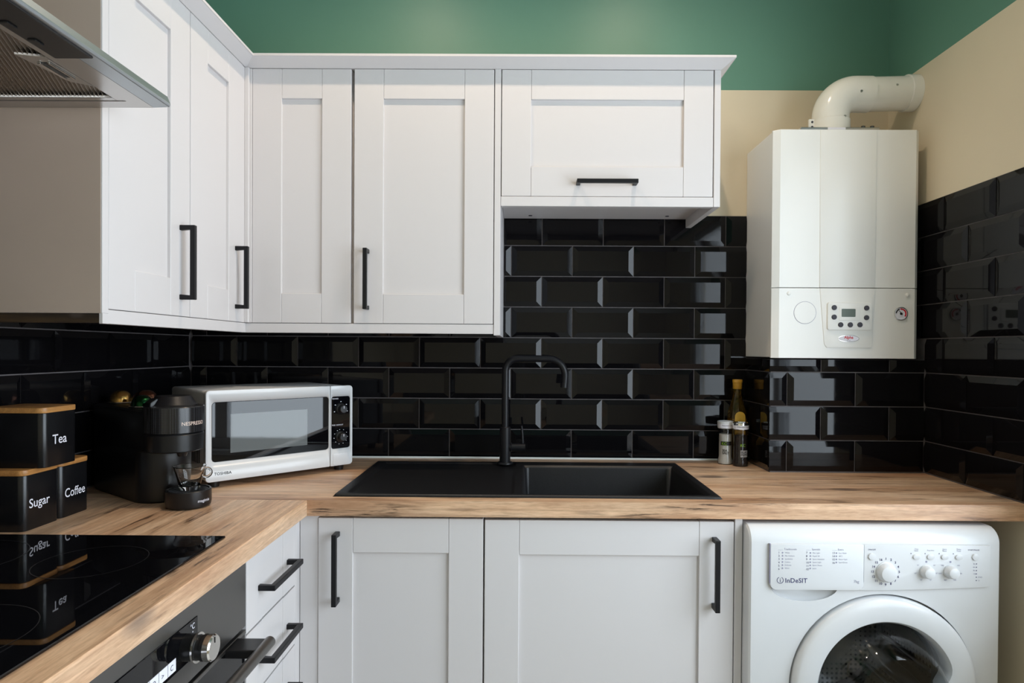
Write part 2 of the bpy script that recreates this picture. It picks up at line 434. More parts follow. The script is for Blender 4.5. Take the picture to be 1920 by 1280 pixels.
# ------------------------------------------------------------------ cupboard parts
HL = .170
def handle_mesh(L=HL):
    h = L/2; P = [(0, -h), (-.035, -h), (-.035, h), (0, h), (0, h-.012), (-.024, h-.010), (-.024, -h+.010), (0, -h+.012)]
    bm = bmesh.new()
    a = [bm.verts.new((-.0058, y, z)) for y, z in P]; b = [bm.verts.new((.0058, y, z)) for y, z in P]
    for q in ((0, 1, 6, 7), (1, 2, 5, 6), (2, 3, 4, 5)):
        bm.faces.new([a[i] for i in q]); bm.faces.new([b[i] for i in reversed(q)])
    for i in range(8): bm.faces.new((a[i], a[(i+1) % 8], b[(i+1) % 8], b[i]))
    bmesh.ops.recalc_face_normals(bm, faces=bm.faces)
    es = [e for e in bm.edges if e.calc_face_angle(0) > .5]
    bmesh.ops.bevel(bm, geom=es, offset=.0018, segments=2, profile=.6, affect='EDGES')
    me = to_mesh(bm, 'handle'); me.materials.append(BLKM); return me
HANDLE = handle_mesh()

def door(parent, loc, wd, ht, rot=0., handle=None, horiz=False, fr=.083, name='door'):
    """shaker door: recessed panel is the part, stiles, rails and handle are its pieces; local front face is y=0 facing -y"""
    g = .0006; T = .02
    o = link(name, box(fr-.004, wd-fr+.004, .0075, T-.001, fr-.004, ht-fr+.004), CAB, parent, loc, (0, 0, rot))
    for x0, x1 in ((0, fr-g), (wd-fr+g, wd)): link('stile', box(x0, x1, 0, T, 0, ht, .0009, 1), CAB, o)
    for z0, z1 in ((0, fr), (ht-fr, ht)): link('rail', box(fr, wd-fr, .0002, T, z0, z1, .0009, 1), CAB, o)
    if handle:
        h = link('handle', HANDLE, None, o, (handle[0], .0002, handle[1]))
        if horiz: h.rotation_euler = (0, PI/2, 0)
    return o

ZU0, ZU1 = 1.3425, 2.0575           # wall doors bottom and top
YF, XF = -.3212, -.785              # door faces, back run and left run
# corner unit: two doors meeting at an inside corner
cu = thing('corner_wall_cabinet', 'L-shaped corner wall cupboard with two narrow shaker doors meeting at an inside post', 'cabinet', (-1.0, -.2, 1.316))
link('carcass', boxes([(XL+.002, -.4865, YF+.021, -.001, 1.342, 2.058), (XL+.002, XF-.021, -.6255, YF+.021, 1.342, 2.058)]), CAB, cu)
door(cu, (-.7676, YF, ZU0), .2786, ZU1-ZU0)
door(cu, (XF, -.6240, ZU0), .2786, ZU1-ZU0, PI/2, (.2786-.0405, (1.546+1.379)/2-ZU0))
link('corner_post', boxes([(XF-.012, XF-.001, YF-.024, YF+.004, ZU0, ZU1), (XF-.012, -.7685, YF-.001, YF+.012, ZU0, ZU1), (XF-.001, -.7745, YF-.010, YF-.001, ZU0, ZU1)], .001, 1), CAB, cu)
# left 300 mm unit with end panel towards the cooker hood
lc = thing('wall_cabinet', 'narrow wall cupboard beside the extractor hood with tall shaker door and black bar handle', 'cabinet', (-.95, -.78, 1.316))
link('carcass', box(XL+.002, XF-.021, -.9245, -.6265, 1.342, 2.058), CAB, lc)
door(lc, (XF, -.9225, ZU0), .2955, ZU1-ZU0, PI/2, (.2955-.041, (1.550+1.380)/2-ZU0))
link('end_panel', box(XL+.002, XF+.001, -.9430, -.9250, 1.3335, 2.058, .0008, 1), CAB, lc)
link('side_sheet', box(XL+.002, -.7870, -.9440, -.9431, 1.3336, 2.0575), GREIGE, lc)  # thin greige sheet over the outer face of the white end panel
link('end_panel', box(-.790, XF+.001, -.9430, -.9252, 1.3145, 1.3335), CAB, lc)
link('bottom_edge_strip', box(XL+.002, -.7905, -.9435, -.927, 1.3155, 1.3330), CHIP, lc)
# 400 unit
c4 = thing('wall_cabinet', 'tall wall cupboard with wide shaker door and vertical black handle, left of the lift-up cupboard', 'cabinet', (-.28, -.17, 1.316))
link('carcass', box(-.4855, -.0855, YF+.021, -.001, 1.342, 2.058), CAB, c4)
door(c4, (-.4800, YF, ZU0), .3935, ZU1-ZU0, 0, (.0385, (1.5504+1.3807)/2-ZU0))
link('end_panel', box(-.0842, -.0668, YF-.001, -.010, 1.3105, 2.0585, .0008, 1), CAB, c4)
# lift-up 600 unit
l6 = thing('lift_up_wall_cabinet', 'short wide wall cupboard with lift-up shaker door and horizontal black handle beside the boiler', 'cabinet', (.24, -.17, 1.68))
link('carcass', box(-.0660, .5315, YF+.021, -.010, 1.7035, 2.058), CAB, l6)
door(l6, (-.0645, YF, 1.7035), .5940, 2.0575-1.7035, 0, (.2950, 1.7390-1.7035), True)
link('bottom_rail', box(-.0660, .5315, YF-.0005, YF+.0185, 1.6750, 1.7020, .0008, 1), CAB, l6)
link('end_panel', box(.5322, .5502, YF-.001, -.010, 1.6750, 2.0585, .0008, 1), CAB, l6)
for x in (.02, .46): link('screw_cover', lathe([(0, 1.7018), (.006, 1.7018), (.006, 1.7035), (0, 1.7035)], (x, -.06, 0), 12), DGREY, l6)
# pelmet (light rail) under the wall cupboards
pm = thing('pelmet', 'continuous white light rail running under the doors of the wall cupboards', 'trim', (-.6, -.32, 1.3145))
link('rail', box(XF-.018, -.0850, YF+.001, YF+.019, 1.3145, 1.3412, .0008, 1), CAB, pm)
link('rail', box(XF-.018, XF-.0005, -.9245, YF+.0005, 1.3145, 1.3412, .0008, 1), CAB, pm)
# cornice: sloping face, mitred
co = thing('cornice', 'white mitred cornice running along the tops of all wall cupboards', 'cornice', (-.4, -.32, 2.058))
LE, ZL0, ZL1, ZL2 = .032, 2.059, 2.0800, 2.0865
def corn(path):
    """path of (point on door face plane, outward mitre vector) swept by the cornice profile (offset, z)"""
    prof = [(0, ZL0), (LE*.93, ZL1), (LE, ZL1), (LE, ZL2), (LE*.8, ZL2), (-.030, ZL0+.012), (-.030, ZL0)]
    return loft([[(p[0]+d[0]*o, p[1]+d[1]*o, z) for o, z in prof] for p, d in path])
link('cornice_length', corn([((XF, -.9440), (1, 0)), ((XF, YF), (1, -1))]), CAB, co)
link('cornice_length', corn([((XF, YF), (1, -1)), ((.5508, YF), (1, -1))]), CAB, co)
link('cornice_length', corn([((.5508, YF), (1, -1)), ((.5508, -.010), (1, 0))]), CAB, co)

# ------------------------------------------------------------------ base units
YB, XB, ZB = -.6001, -.535, .8645
b4 = thing('base_cabinet', 'base cupboard under the drainer with black handle at its upper corner by the drawers', 'cabinet', (-.29, -.3, 0))
link('carcass', boxes([(-.4910, -.0925, YB+.021, -.58+.03, .15, .866), (-.4910, -.473, -.55, -.01, .15, .866), (-.1105, -.0925, -.55, -.01, .15, .866), (-.473, -.1105, -.55, -.01, .15, .168)]), CAB, b4)
door(b4, (-.4890, YB, .15), .3955, ZB-.15, 0, (.0465, .7475-.15))
link('corner_post', boxes([(-.5345, -.4905, YB+.004, YB+.022, .15, .8705), (-.5525, -.5355, -.6265, YB+.022, .15, .8705)], .001, 1), CAB, b4)
link('plinth', box(-.53, -.0925, -.55, -.535, 0, .148), CAB, b4)
b6 = thing('sink_base_cabinet', 'wide base cupboard under the sink bowl with its handle next to the washing machine', 'cabinet', (.21, -.3, 0))
link('carcass', boxes([(-.0915, .5075, YB+.021, -.55, .15, .69), (-.0915, -.0735, -.55, -.01, .15, .866), (.489, .5075, -.55, -.01, .15, .866), (-.0735, .489, -.55, -.01, .15, .168)]), CAB, b6)
door(b6, (-.0895, YB, .15), .5960, .8625-.15, 0, (.0895+.4595, .7412-.15))
link('end_panel', box(.5085, .5265, YB-.001, -.01, 0, .8705, .0008, 1), CAB, b6)
link('plinth', box(-.0915, .5075, -.55, -.535, 0, .148), CAB, b6)
# drawers on the left run
dw = thing('drawer_unit', 'white drawer stack between the oven and the inside corner with black bar handles', 'cabinet', (-.8, -.76, 0))
link('carcass', box(XL+.01, XB-.022, -.8960, -.6280, .15, .866), CAB, dw)
link('plinth', box(XL+.01, XB-.06, -.8960, -.6280, 0, .148), CAB, dw)
for z0, z1, hz in ((.7135, .8645, .7835), (.5740, .7095, .636), (.4350, .5700, .500), (.152, .431, .36)):
    d = link('drawer', box(.0765, .1925, .0012, .019, 0, z1-z0, .0006, 1), CAB, dw, (XB, -.8940, z0), (0, 0, PI/2))
    link('stile', box(0, .0760, 0, .02, 0, z1-z0, .0009, 1), CAB, d); link('stile', box(.1930, .2670, 0, .02, 0, z1-z0, .0009, 1), CAB, d)
    h = link('handle', HANDLE, None, d, (.1385, .0002, hz-z0), (0, PI/2, 0))

# ------------------------------------------------------------------ oven
ov = thing('oven', 'built-in oven with dark steel fascia, round knob and bar handle below the black hob', 'oven', (-.8, -1.2, .0))
link('housing', boxes([(XL+.01, XB-.028, -1.5060, -.8985, .13, .866), (XL+.01, XB-.03, -1.5260, -1.5080, 0, .870)]), CAB, ov)
fa = link('fascia', box(XB-.022, XB+.002, -1.4980, -.9020, .7330, .8690, .0015, 1), DSTEEL, ov)
link('display_panel', box(XB, XB+.0035, -1.3100, -1.0880, .7680, .8310, .0008, 1), BLKG, ov)
ic = link('touch_strip', box(XB+.0030, XB+.0042, -1.2600, -1.1560, .7745, .7935), INKW, ov)
for i, s in enumerate(('C', '>', 'O', '-')):
    text('symbol', s, .012, (lambda i: lambda u, v: (XB+.0045, -1.172-i*.024+u, .7795+v))(i), DGREY, ic)
    if i: link('divider', box(XB+.0041, XB+.0045, -1.1545-i*.024-.0003, -1.1545-i*.024+.0003, .7745, .7935), DGREY, ic)
text('lettering', '°C', .013, lambda u, v: (XB+.0040, -1.113+u, .816+v), INKW, ov)
link('lettering', box(XB+.0035, XB+.0040, -1.106, -1.104, .8105, .8125), INKW, ov)
def knob_at(y, z):
    k = link('knob', lathe([(0, 0), (.0205, 0), (.0205, .022), (.019, .023), (.019, .030), (.0205, .031), (.0205, .036)], (XB+.002, y, z), 40, 'x'), BLKP, ov)
    link('knob_ring', lathe([(.0195, .0195), (.0232, .0195), (.0232, .0225), (.0195, .0225)], (XB+.002, y, z), 40, 'x'), CHROME, k)
    link('knob_cap', lathe([(.0206, .036), (.0206, .045), (.0185, .0475), (0, .0480)], (XB+.002, y, z), 40, 'x'), CHROME, k)
    link('pointer', box(XB+.0495, XB+.0505, y-.0007, y+.0007, z+.008, z+.017), BLKP, k)
knob_at(-1.1260, .7960); knob_at(-1.3600, .7960)
od = link('oven_door', box(XB-.022, XB+.001, -1.4980, -.9020, .16, .7270, .002, 1), BLKG, ov)
link('door_trim', box(XB-.020, XB+.0025, -1.4980, -.9020, .7195, .7272, .0008, 1), DSTEEL, od)
link('handle', tube([(XB+.062, -1.470, .7190), (XB+.062, -.935, .7190)], .0105, 20), DSTEEL, od)
for y in (-1.44, -.962): link('handle_bracket', box(XB-.001, XB+.060, y-.026, y+.026, .7105, .7260, .003), BLKP, od)

# ------------------------------------------------------------------ hob
hb = thing('hob', 'black glass hob set into the left worktop reflecting the canisters', 'hob', (-.82, -1.22, WZ))
link('glass_plate', box(-1.082, -.5620, -1.514, -.9243, WZ, WZ+.0045, .0012, 1), BLKG, hb)
def ring(cx, cy, r, z, wd=.0011, seg=64):
    bm = bmesh.new()
    a = [bm.verts.new((cx+r*math.cos(2*PI*i/seg), cy+r*math.sin(2*PI*i/seg), z)) for i in range(seg)]
    b = [bm.verts.new((cx+(r+wd)*math.cos(2*PI*i/seg), cy+(r+wd)*math.sin(2*PI*i/seg), z)) for i in range(seg)]
    for i in range(seg): bm.faces.new((a[i], a[(i+1) % seg], b[(i+1) % seg], b[i]))
    return to_mesh(bm)
RINGM = mat('hob_ring_print', (.022, .022, .024), .3)
for cx, cy, r in ((-.715, -1.075, .082), (-.955, -1.07, .105), (-.955, -1.35, .085), (-.715, -1.36, .102)): link('zone_ring', ring(cx, cy, r, WZ+.0047), RINGM, hb)

# ------------------------------------------------------------------ sink and tap
sk = thing('sink', 'black granite composite sink with drainer and deep bowl set into the worktop', 'sink', (0, -.34, WZ))
bm = bmesh.new()
# bowl: steep walls come from closely spaced grid lines
xs2 = [SX0, SX0+.005, SX0+.02, -.432, -.424, -.028, -.020, .000, .006, .020, .440, .456, .463, SX1-.005, SX1]
ys2 = [SY0, SY0+.005, SY0+.016, -.556, -.546, -.176, -.166, -.160, -.128, -.122, SY1-.005, SY1]
def sz2(x, y):
    if x in (SX0, SX1) or y in (SY0, SY1): return WZ
    inb = (.006 <= x <= .456) and (-.556 <= y <= -.166)
    deep = (.020 <= x <= .440) and (-.546 <= y <= -.176)
    if deep: return WZ-.190
    if inb: return WZ-.001
    if (-.424 <= x <= -.028) and (-.546 <= y <= -.128): return WZ+.0010
    return WZ+.0065
vv = [[bm.verts.new((x, y, sz2(x, y))) for y in ys2] for x in xs2]
for i in range(len(xs2)-1):
    for j in range(len(ys2)-1): bm.faces.new((vv[i][j], vv[i+1][j], vv[i+1][j+1], vv[i][j+1]))
bmesh.ops.recalc_face_normals(bm, faces=bm.faces)
es = [e for e in bm.edges if len(e.link_faces) == 2 and e.calc_face_angle(0) > .25]
bmesh.ops.bevel(bm, geom=es, offset=.0022, segments=2, profile=.6, affect='EDGES')
me = to_mesh(bm); auto_smooth(me, .7)
for p in me.polygons:
    if p.normal.z < -.5: p.flip()
so = link('basin', me, GRANITE, sk)
md = so.modifiers.new('thick', 'SOLIDIFY'); md.thickness = .005; md.offset = -1
link('drain', lathe([(0, .002), (.030, .002), (.042, .004), (.044, .0005), (0, .0005)], (.23, -.36, WZ-.190), 32), CHROME, sk)

tp = thing('tap', 'matt black swan-neck mixer tap standing behind the sink drainer', 'tap', (-.055, -.142, WZ+.006))
tx, ty = -.0550, -.142
link('base_ring', lathe([(0, 0), (.0245, 0), (.0245, .003), (.0225, .006), (0, .006)], (tx, ty, WZ+.0065), 32), BLKM, tp)
link('body', lathe([(0, 0), (.0168, 0), (.0168, .112), (.0150, .1145), (0, .1145)], (tx, ty, WZ+.0075), 32), BLKM, tp)
sp = [(tx, ty, 1.02), (tx, ty, 1.205)] + arc((tx+.038, 1.205), .038, PI, PI/2, 8, lambda a, b: (a, ty, b))
sp += [(.060, ty, 1.243)] + arc((.078, 1.191), .052, PI/2, -.10, 10, lambda a, b: (a, ty, b)) + [(.1275, ty, 1.160)]
link('spout', tube(sp, .0108, 20), BLKM, tp)
link('aerator', tube([(.1278, ty, 1.168), (.1270, ty, 1.154)], .0114, 20), BLKM, tp)
lv = link('lever_hub', tube([(tx+.008, ty, .968), (tx+.020, ty, .968), (tx+.0215, ty, .968), (.008, ty, .968)], [.011, .0145, .0125, .0125], 24), BLKM, tp)
link('lever', tube([(.000, ty, .978), (-.001, ty, 1.006), (-.004, ty+.004, 1.034)], [.0040, .0040, .0034], 12), BLKM, lv)

# ------------------------------------------------------------------ microwave (local frame: width along x, front face y=0)
mw = thing('microwave', 'white microwave with black glass door standing diagonally in the worktop corner', 'microwave', (-.8046, -.5122, WZ), math.radians(45.0), local=True)
mw.scale.x = 1.0225
MWW, MD = .4085, .278
def fp(poly, d0, d1, bev=0., seg=2): return prism(poly, (d0, d1), lambda u, v, d: (u, d, v), bev, seg, True)
link('casing', fp(rrect(.003, MWW-.003, .0175, .2500, .008), .018, MD, .002), WHITEP, mw)
dr = link('door', bool_cut(fp(rrect(.0005, .3370, .0163, .2515, .010, 5, (1, 0, 0, 1)), .0, .0175, .003), [fp(rrect(.0145, .3335, .0665, .2215, .010), -.01, .0085)]), WHITE, mw)
link('door_glass', fp(rrect(.0155, .3330, .0675, .2205, .009), .0015, .008, .0008, 1), BLKG, dr)
SCR = mat('perforated_screen', (.13, .145, .15), .03)
link('viewing_screen', fp([(.0608, .0870), (.2686, .0870), (.2686, .1882), (.0608, .1882)], .0011, .0020), SCR, dr)
cp = link('control_fascia', bool_cut(fp(rrect(.3385, MWW, .0163, .2515, .010, 5, (0, 1, 1, 0)), .0, .0175, .003), [fp(rrect(.3405, .4005, .0665, .2205, .008), -.01, .0055)]), WHITE, mw)
link('control_panel', fp(rrect(.3410, .4000, .0670, .2200, .0075), .0012, .005, .0008, 1), BLKG, cp)
def mknob(x, z):
    k = link('knob', lathe([(0, 0), (.0165, 0), (.0160, .004), (.0125, .006), (.0115, .017), (.010, .0185), (0, .0185)], (x, .0015, z), 32, '-y'), BLKP, cp)
    link('pointer', box(x-.0008, x+.0008, -.0178, -.0172, z+.002, z+.0095), INKW, k)
mknob(.3712, .1830); mknob(.3705, .1010)
f3 = lambda x, z, d=-.0003: (lambda u, v: (x+u, d, z+v))
text('lettering', 'POWER', .0058, f3(.3430, .2115, .0008), INKW, cp)
text('lettering', 'TIME / DEFROST', .0050, f3(.3425, .1345, .0008), INKW, cp)
for cz, n, a0, a1, r in ((.183, 5, 200, -20, .0215), (.101, 11, 100, -240, .0215)):
    for i in range(n):
        a = math.radians(a0+(a1-a0)*i/(n-1)); x, z = .3708+r*math.cos(a), cz+r*math.sin(a); s = .0016 if n == 5 else .0011
        link('dial_mark', box(x-s, x+s, .0006, .0012, z-s*.6, z+s*.6), INKW, cp)
link('door_button', fp(rrect(.3450, .3960, .0205, .0530, .004), -.0016, .004, .001), WHITE, cp)
text('lettering', 'TOSHIBA', .0100, f3(.0208, .0335), INKK, dr, bold=.02, spacing=1.05)
for x, y in ((.03, .03), (.38, .03), (.03, MD-.03), (.38, MD-.03)): link('foot', lathe([(0, 0), (.013, 0), (.015, .018), (0, .018)], (x, y, 0), 16), BLKP, mw)
vents = bmesh.new()
for i in range(7): abox(vents, .0020, .0034, .05+i*.012, .055+i*.012, .06, .12)
link('side_vents', to_mesh(vents), DGREY, mw)

# ------------------------------------------------------------------ coffee machine (local: head axis at origin, facing -y)
cf = thing('coffee_machine', 'black capsule coffee machine with round ribbed head beside the microwave', 'coffee machine', (-.816, -.638, WZ), math.radians(53.13), local=True)
def stad(r, yb, yf, z, rb=.03, n=14, cx=0.):
    """footprint: half-round front centred at y=yf, rounded back at y=yb"""
    P = [(cx+r*math.cos(PI+PI*i/n), yf+r*math.sin(PI+PI*i/n), z) for i in range(n+1)]
    for ox, oy, a0 in ((cx+r-rb, yb-rb, 0), (cx-r+rb, yb-rb, PI/2)):
        P += [(ox+rb*math.cos(a0+.5*PI*i/5), oy+rb*math.sin(a0+.5*PI*i/5), z) for i in range(6)]
    return P
link('body', loft([stad(.060, .315, .062, .000), stad(.062, .318, .060, .004), stad(.0625, .318, .060, .118), stad(.0620, .320, .010, .128), stad(.063, .320, .004, .206), stad(.062, .320, .004, .2125), stad(.056, .315, .006, .2165)]), BLKP, cf)
link('lower_band', lathe([(.057, .121), (.0622, .124), (.0632, .160), (.061, .163)], (0, 0, 0), 48), BLKP, cf)
link('head_band', lathe([(.061, .1645), (.0642, .1660), (.0642, .2230), (.0628, .2250), (.048, .2280), (0, .2282)], (0, 0, 0), 64), KNURL, cf)
link('lid', lathe([(.0515, .2275), (.0480, .2300), (.0385, .2465), (.0365, .2480), (0, .2485)], (0, .004, 0), 48), BLKM, cf)
link('lever', prism([(-.058, .206), (-.046, .210), (-.036, .242), (-.041, .244), (-.056, .234)], (-.008, .022), lambda u, v, d: (u, d, v), .002), BLKP, cf)
link('spout', lathe([(0, .111), (.009, .111), (.012, .119), (.030, .124), (0, .124)], (0, -.040, 0), 24), BLKP, cf)
def cyl(R, z0, ang, cy=0.):
    return lambda u, v: ((R)*math.sin(u/R+ang), cy-(R)*math.cos(u/R+ang), z0+v)
text('lettering', 'NESPRESSO', .0118, cyl(.0645, .1830, -.20), mat('rose_print', (.70, .55, .48), .3), cf, bold=.01)
tr = link('drip_tray', lathe([(0, 0), (.040, 0), (.0465, .004), (.0480, .012), (.0480, .0380), (.0465, .0400), (.044, .0400), (.043, .0360), (0, .0360)], (0, -.070, 0), 48), BLKP, cf)
gr = bmesh.new()
for i in range(-5, 6):
    L = math.sqrt(.041**2-(i*.0075)**2); abox(gr, -L, L, -.0715+i*.0075, -.0685+i*.0075, .0355, .0385)
link('tray_grille', to_mesh(gr), BLKP, tr)
text('lettering', 'magimix', .0095, cyl(.0484, .0150, -.06, -.070), INKW, tr)
tk = link('water_tank', loft([stad(.050, .372, .330, .004, .02), stad(.052, .374, .330, .19, .02)]), SMOKE, cf)
link('tank_lid', loft([stad(.0535, .376, .328, .1905, .02), stad(.0535, .376, .328, .200, .02), stad(.045, .368, .334, .205, .02)]), BLKP, tk)

def capsule(label, m, lx, ly, s=1.):
    c, sn = math.cos(math.radians(53.13)), math.sin(math.radians(53.13))
    x, y = -.816+lx*c-ly*sn, -.638+lx*sn+ly*c
    t = thing('coffee_capsule', label, 'capsule', (x, y, WZ+.2168), 0, 'coffee capsules on the machine', local=True)
    bm = bmesh.new(); seg = 36
    prof = [(.0, .0325), (.008, .0318), (.015, .0290), (.0205, .0240), (.0240, .0170), (.0258, .0085), (.0262, .0030)]
    rings = [[bm.verts.new((0, 0, prof[0][1]*s))]] + [[bm.verts.new((r*s*math.cos(2*PI*i/seg)*(1-.03*(i % 4 == 0)*(k > 1)), r*s*math.sin(2*PI*i/seg)*(1-.03*(i % 4 == 0)*(k > 1)), h*s)) for i in range(seg)] for k, (r, h) in enumerate(prof[1:])]
    for A, B in zip(rings, rings[1:]):
        for i in range(seg):
            j = (i+1) % seg
            bm.faces.new((A[0], B[i], B[j]) if len(A) == 1 else (A[i], A[j], B[j], B[i]))
    me = to_mesh(bm); auto_smooth(me, .9)
    link('dome', me, m, t)
    link('rim', lathe([(.024*s, .0), (.0300*s, .0), (.0310*s, .0015), (.0300*s, .0032), (.025*s, .0036)], (0, 0, 0), 36), CHROME, t)
capsule('golden foil coffee capsule lying dome up on the coffee machine', GOLD, -.006, .278)
capsule('dark green foil coffee capsule lying nearest the coffee machine lid', GREENF, -.024, .112, .9)
capsule('copper brown foil coffee capsule peeking over the green capsule', BROWNF, .012, .178, 1.15)

# glass espresso cup on the drip tray
cx, cy = -.813+.8*.070, -.638-.6*.070
cup = thing('espresso_cup', 'small clear glass espresso cup with ring handle on the drip tray', 'cup', (cx, cy, WZ+.0387), math.radians(20), local=True)
link('cup_body', lathe([(0, .0003), (.0195, .0003), (.0205, .002), (.0220, .008), (.0335, .0515), (.0345, .0528), (.0335, .0540), (.0318, .0520), (.0205, .0105), (.0185, .0085), (0, .0080)], (0, 0, 0), 48), GLASS, cup)
link('handle', tube([(.0295, 0, .044), (.0335, 0, .0462), (.0375, 0, .0462), (.0415, 0, .0440), (.0440, 0, .0395), (.0445, 0, .0350), (.0425, 0, .0305), (.0385, 0, .0272), (.0335, 0, .0262), (.0265, 0, .0285)], .0030, 12), GLASS, cup)

# ------------------------------------------------------------------ storage canisters
def canister(name, word, label, x1, y0, z0, size, ulen, ht=.1085, wd=.098, dp=.118, off=.014, zoff=.043):
    t = thing('storage_canister', label, 'canister', (x1-dp/2, y0+wd/2, z0))
    b = fpz(rrect(x1-dp, x1, y0, y0+wd, .014), z0, z0+ht, .0015)
    body = link('body', b, CANM, t)
    link('lid', fpz(rrect(x1-dp-.001, x1+.001, y0-.001, y0+wd+.001, .015), z0+ht, z0+ht+.0112, .0025), BAMBOO, t)
    text('lettering', word, size, lambda u, v: (x1+.0004, y0+off+u*ulen, z0+zoff+v), INKW, body, bold=.006)
def fpz(poly, z0, z1, bev=0., seg=2): return prism(poly, (z0, z1), lambda u, v, d: (u, v, d), bev, seg, True)
canister('c', 'Sugar', 'black canister lettered Sugar with bamboo lid, at the front of the bottom pair', -.966, -.8985, WZ, .0255, .98, off=.0125, zoff=.0435)
canister('c', 'Coffee', 'black canister lettered Coffee with bamboo lid, behind the sugar canister', -.9665, -.7995, WZ, .0270, .86, wd=.0915, off=.0125, zoff=.0415)
canister('c', 'Tea', 'black canister lettered Tea with bamboo lid, stacked on the other two', -.9455, -.8740, WZ+.1198, .0275, .98, off=.0230, zoff=.0445)

# ------------------------------------------------------------------ condiments by the boxing
def wrap(cx, cy, R, z0, ang): return lambda u, v: (cx+R*math.sin(u/R+ang), cy-R*math.cos(u/R+ang), z0+v)
def patch(cx, cy, R, z0, z1, a0, a1, n=12):
    bm = bmesh.new(); A = []
    for i in range(n+1):
        a = a0+(a1-a0)*i/n; A.append([bm.verts.new((cx+r*math.sin(a), cy-r*math.cos(a), z)) for z, r in ((z0, R), (z1, R), (z1, R-.0002), (z0, R-.0002))])
    for P, Q in zip(A, A[1:]):
        for k in range(4): bm.faces.new((P[k], P[(k+1) % 4], Q[(k+1) % 4], Q[k]))
    return to_mesh(bm, smooth=False)
CLRP = pane_mat('clear_grinder_plastic', (.80, .80, .80))
def grinder(label, x, y, fill, words, ink, back, lime, gword):
    t = thing('spice_grinder', label, 'spice jar', (x, y, WZ), 0, 'grinders in the corner by the boiler', local=True)
    link('contents', lathe([(0, .002), (.0215, .002), (.0225, .010), (.0195, .024), (.0195, .086), (.0190, .096), (0, .096)], (0, 0, 0), 32), fill, t)
    jar = link('jar', lathe([(0, 0), (.0225, 0), (.0240, .004), (.0240, .012), (.0212, .024), (.0212, .088), (.0205, .098), (.0205, .100)], (0, 0, 0), 32), CLRP, t)
    link('collar', lathe([(.0195, .0965), (.0225, .0975), (.0232, .112), (.0225, .1135), (0, .1135)], (0, 0, 0), 32), CLRP, t)
    cp_ = link('cap', lathe([(.0225, .1140), (.0238, .1150), (.0252, .1345), (.0245, .1365), (.0215, .1370), (.0205, .1340), (0, .1335)], (0, 0, 0), 32), WHITEP if fill is SALT else CHROME, t)
    link('cap_band', patch(0, 0, .0249, .1165, .1285, -1.3, 1.3), INKW, cp_)
    text('lettering', gword, .0058, wrap(0, 0, .0251, .1225, -.75), INKK, cp_)
    if back: link('label_band', patch(0, 0, .0214, .061, .0735, -1.0, .75), INKK, jar)
    text('lettering', 'KC', .0125, wrap(0, 0, .0217, .0625, -.85 if back else -.35), lime, jar)
    if not back: link('label_block', patch(0, 0, .0214, .030, .0510, -.30, .95), mat('grey_label', (.45, .44, .45), .5), jar)
    text('lettering', words, .0100, wrap(0, 0, .0217, .0420, -.75 if back else -.25), ink, jar, line=.85, bold=.02)
LIME = mat('lime_print', (.25, .50, .02), .5)
grinder('salt grinder full of white crystals, labelled SEA SALT', .6490, -.075, SALT, 'SEA\nSALT', INKK, True, LIME, 'Adjustable Grinder')
grinder('pepper grinder full of dark peppercorns, labelled BLACK PEPPER', .6850, -.112, PEPPER, 'BLACK\nPEPPER', INKK, False, LIME, 'Adjustable Grinder')
ob = thing('oil_bottle', 'tall glass oil bottle with golden cap and yellow label behind the two grinders', 'bottle', (.6960, -.045, WZ), 0, local=True)
def sq(r, z, k=.35, n=24):
    P = []
    for i in range(n):
        a = 2*PI*i/n; c, s = math.cos(a), math.sin(a); e = 1/(abs(c)**4+abs(s)**4)**.25
        q = r*(1*(1-k)+e*k); P.append((q*c, q*s, z))
    return P
link('glass_body', loft([sq(.0250, .0, .9), sq(.0275, .004, .9), sq(.0280, .140, .9), sq(.0260, .165, .8), sq(.0170, .200, .4), sq(.0120, .222, .1), sq(.0115, .240, .0)]), OILG, ob)
link('oil', loft([sq(.0240, .003, .9), sq(.0262, .006, .9), sq(.0265, .139, .9), sq(.0262, .143, .8)]), OIL, ob)
lab = [(-.0165, .06), (.0165, .06)] + [(.0165*math.cos(PI*i/12), .150+.0165*math.sin(PI*i/12)) for i in range(13)]
link('label', prism(lab, (-.0288, -.0298), lambda u, v, d: (u, d, v)), YEL, ob)
link('cap', lathe([(0, .238), (.0135, .238), (.0145, .240), (.0150, .258), (.0158, .2590), (.0158, .2665), (.0145, .2685), (0, .2690)], (0, 0, 0), 32), GOLDCAP, ob)

# ------------------------------------------------------------------ boiler
BF = -.2350
bo = thing('boiler', 'white wall-hung combi boiler with control panel in the corner above the black tiles', 'boiler', (.95, -.11, 1.251))
bx0, bx1, bz0, bz1, bs = .7345, 1.1640, 1.2510, 1.9235, 1.4585
link('casing', box(bx0+.001, bx1-.001, BF+.018, -.001, bz0+.002, bz1-.002, .002), BOILER, bo)
def footp(x0, x1): return [(x0, BF+.019), (x0, BF+.012), (x0+.019, BF), (x1-.012, BF), (x1, BF+.010), (x1, BF+.019)]
def up(poly, z0, z1, bev=.0012): return prism(poly, (z0, z1), lambda u, v, d: (u, v, d), bev, 2)
ufront = link('upper_cover', up(footp(bx0, bx1), bs+.0008, bz1), BOILER, bo)
lfront = link('lower_cover', up(footp(bx0, bx1), bz0, bs-.0010), BOILER, bo)
def fpy(poly, y0, y1, bev=.0, seg=2): return prism(poly, (y0, y1), lambda u, v, d: (u, d, v), bev, seg, True)
link('centre_strip', fpy([(.8715, bs+.001), (1.0340, bs+.001), (1.0345, bz1-.0015), (.8690, bz1-.0015)], BF-.0022, BF+.002, .0014), BOILER, ufront)
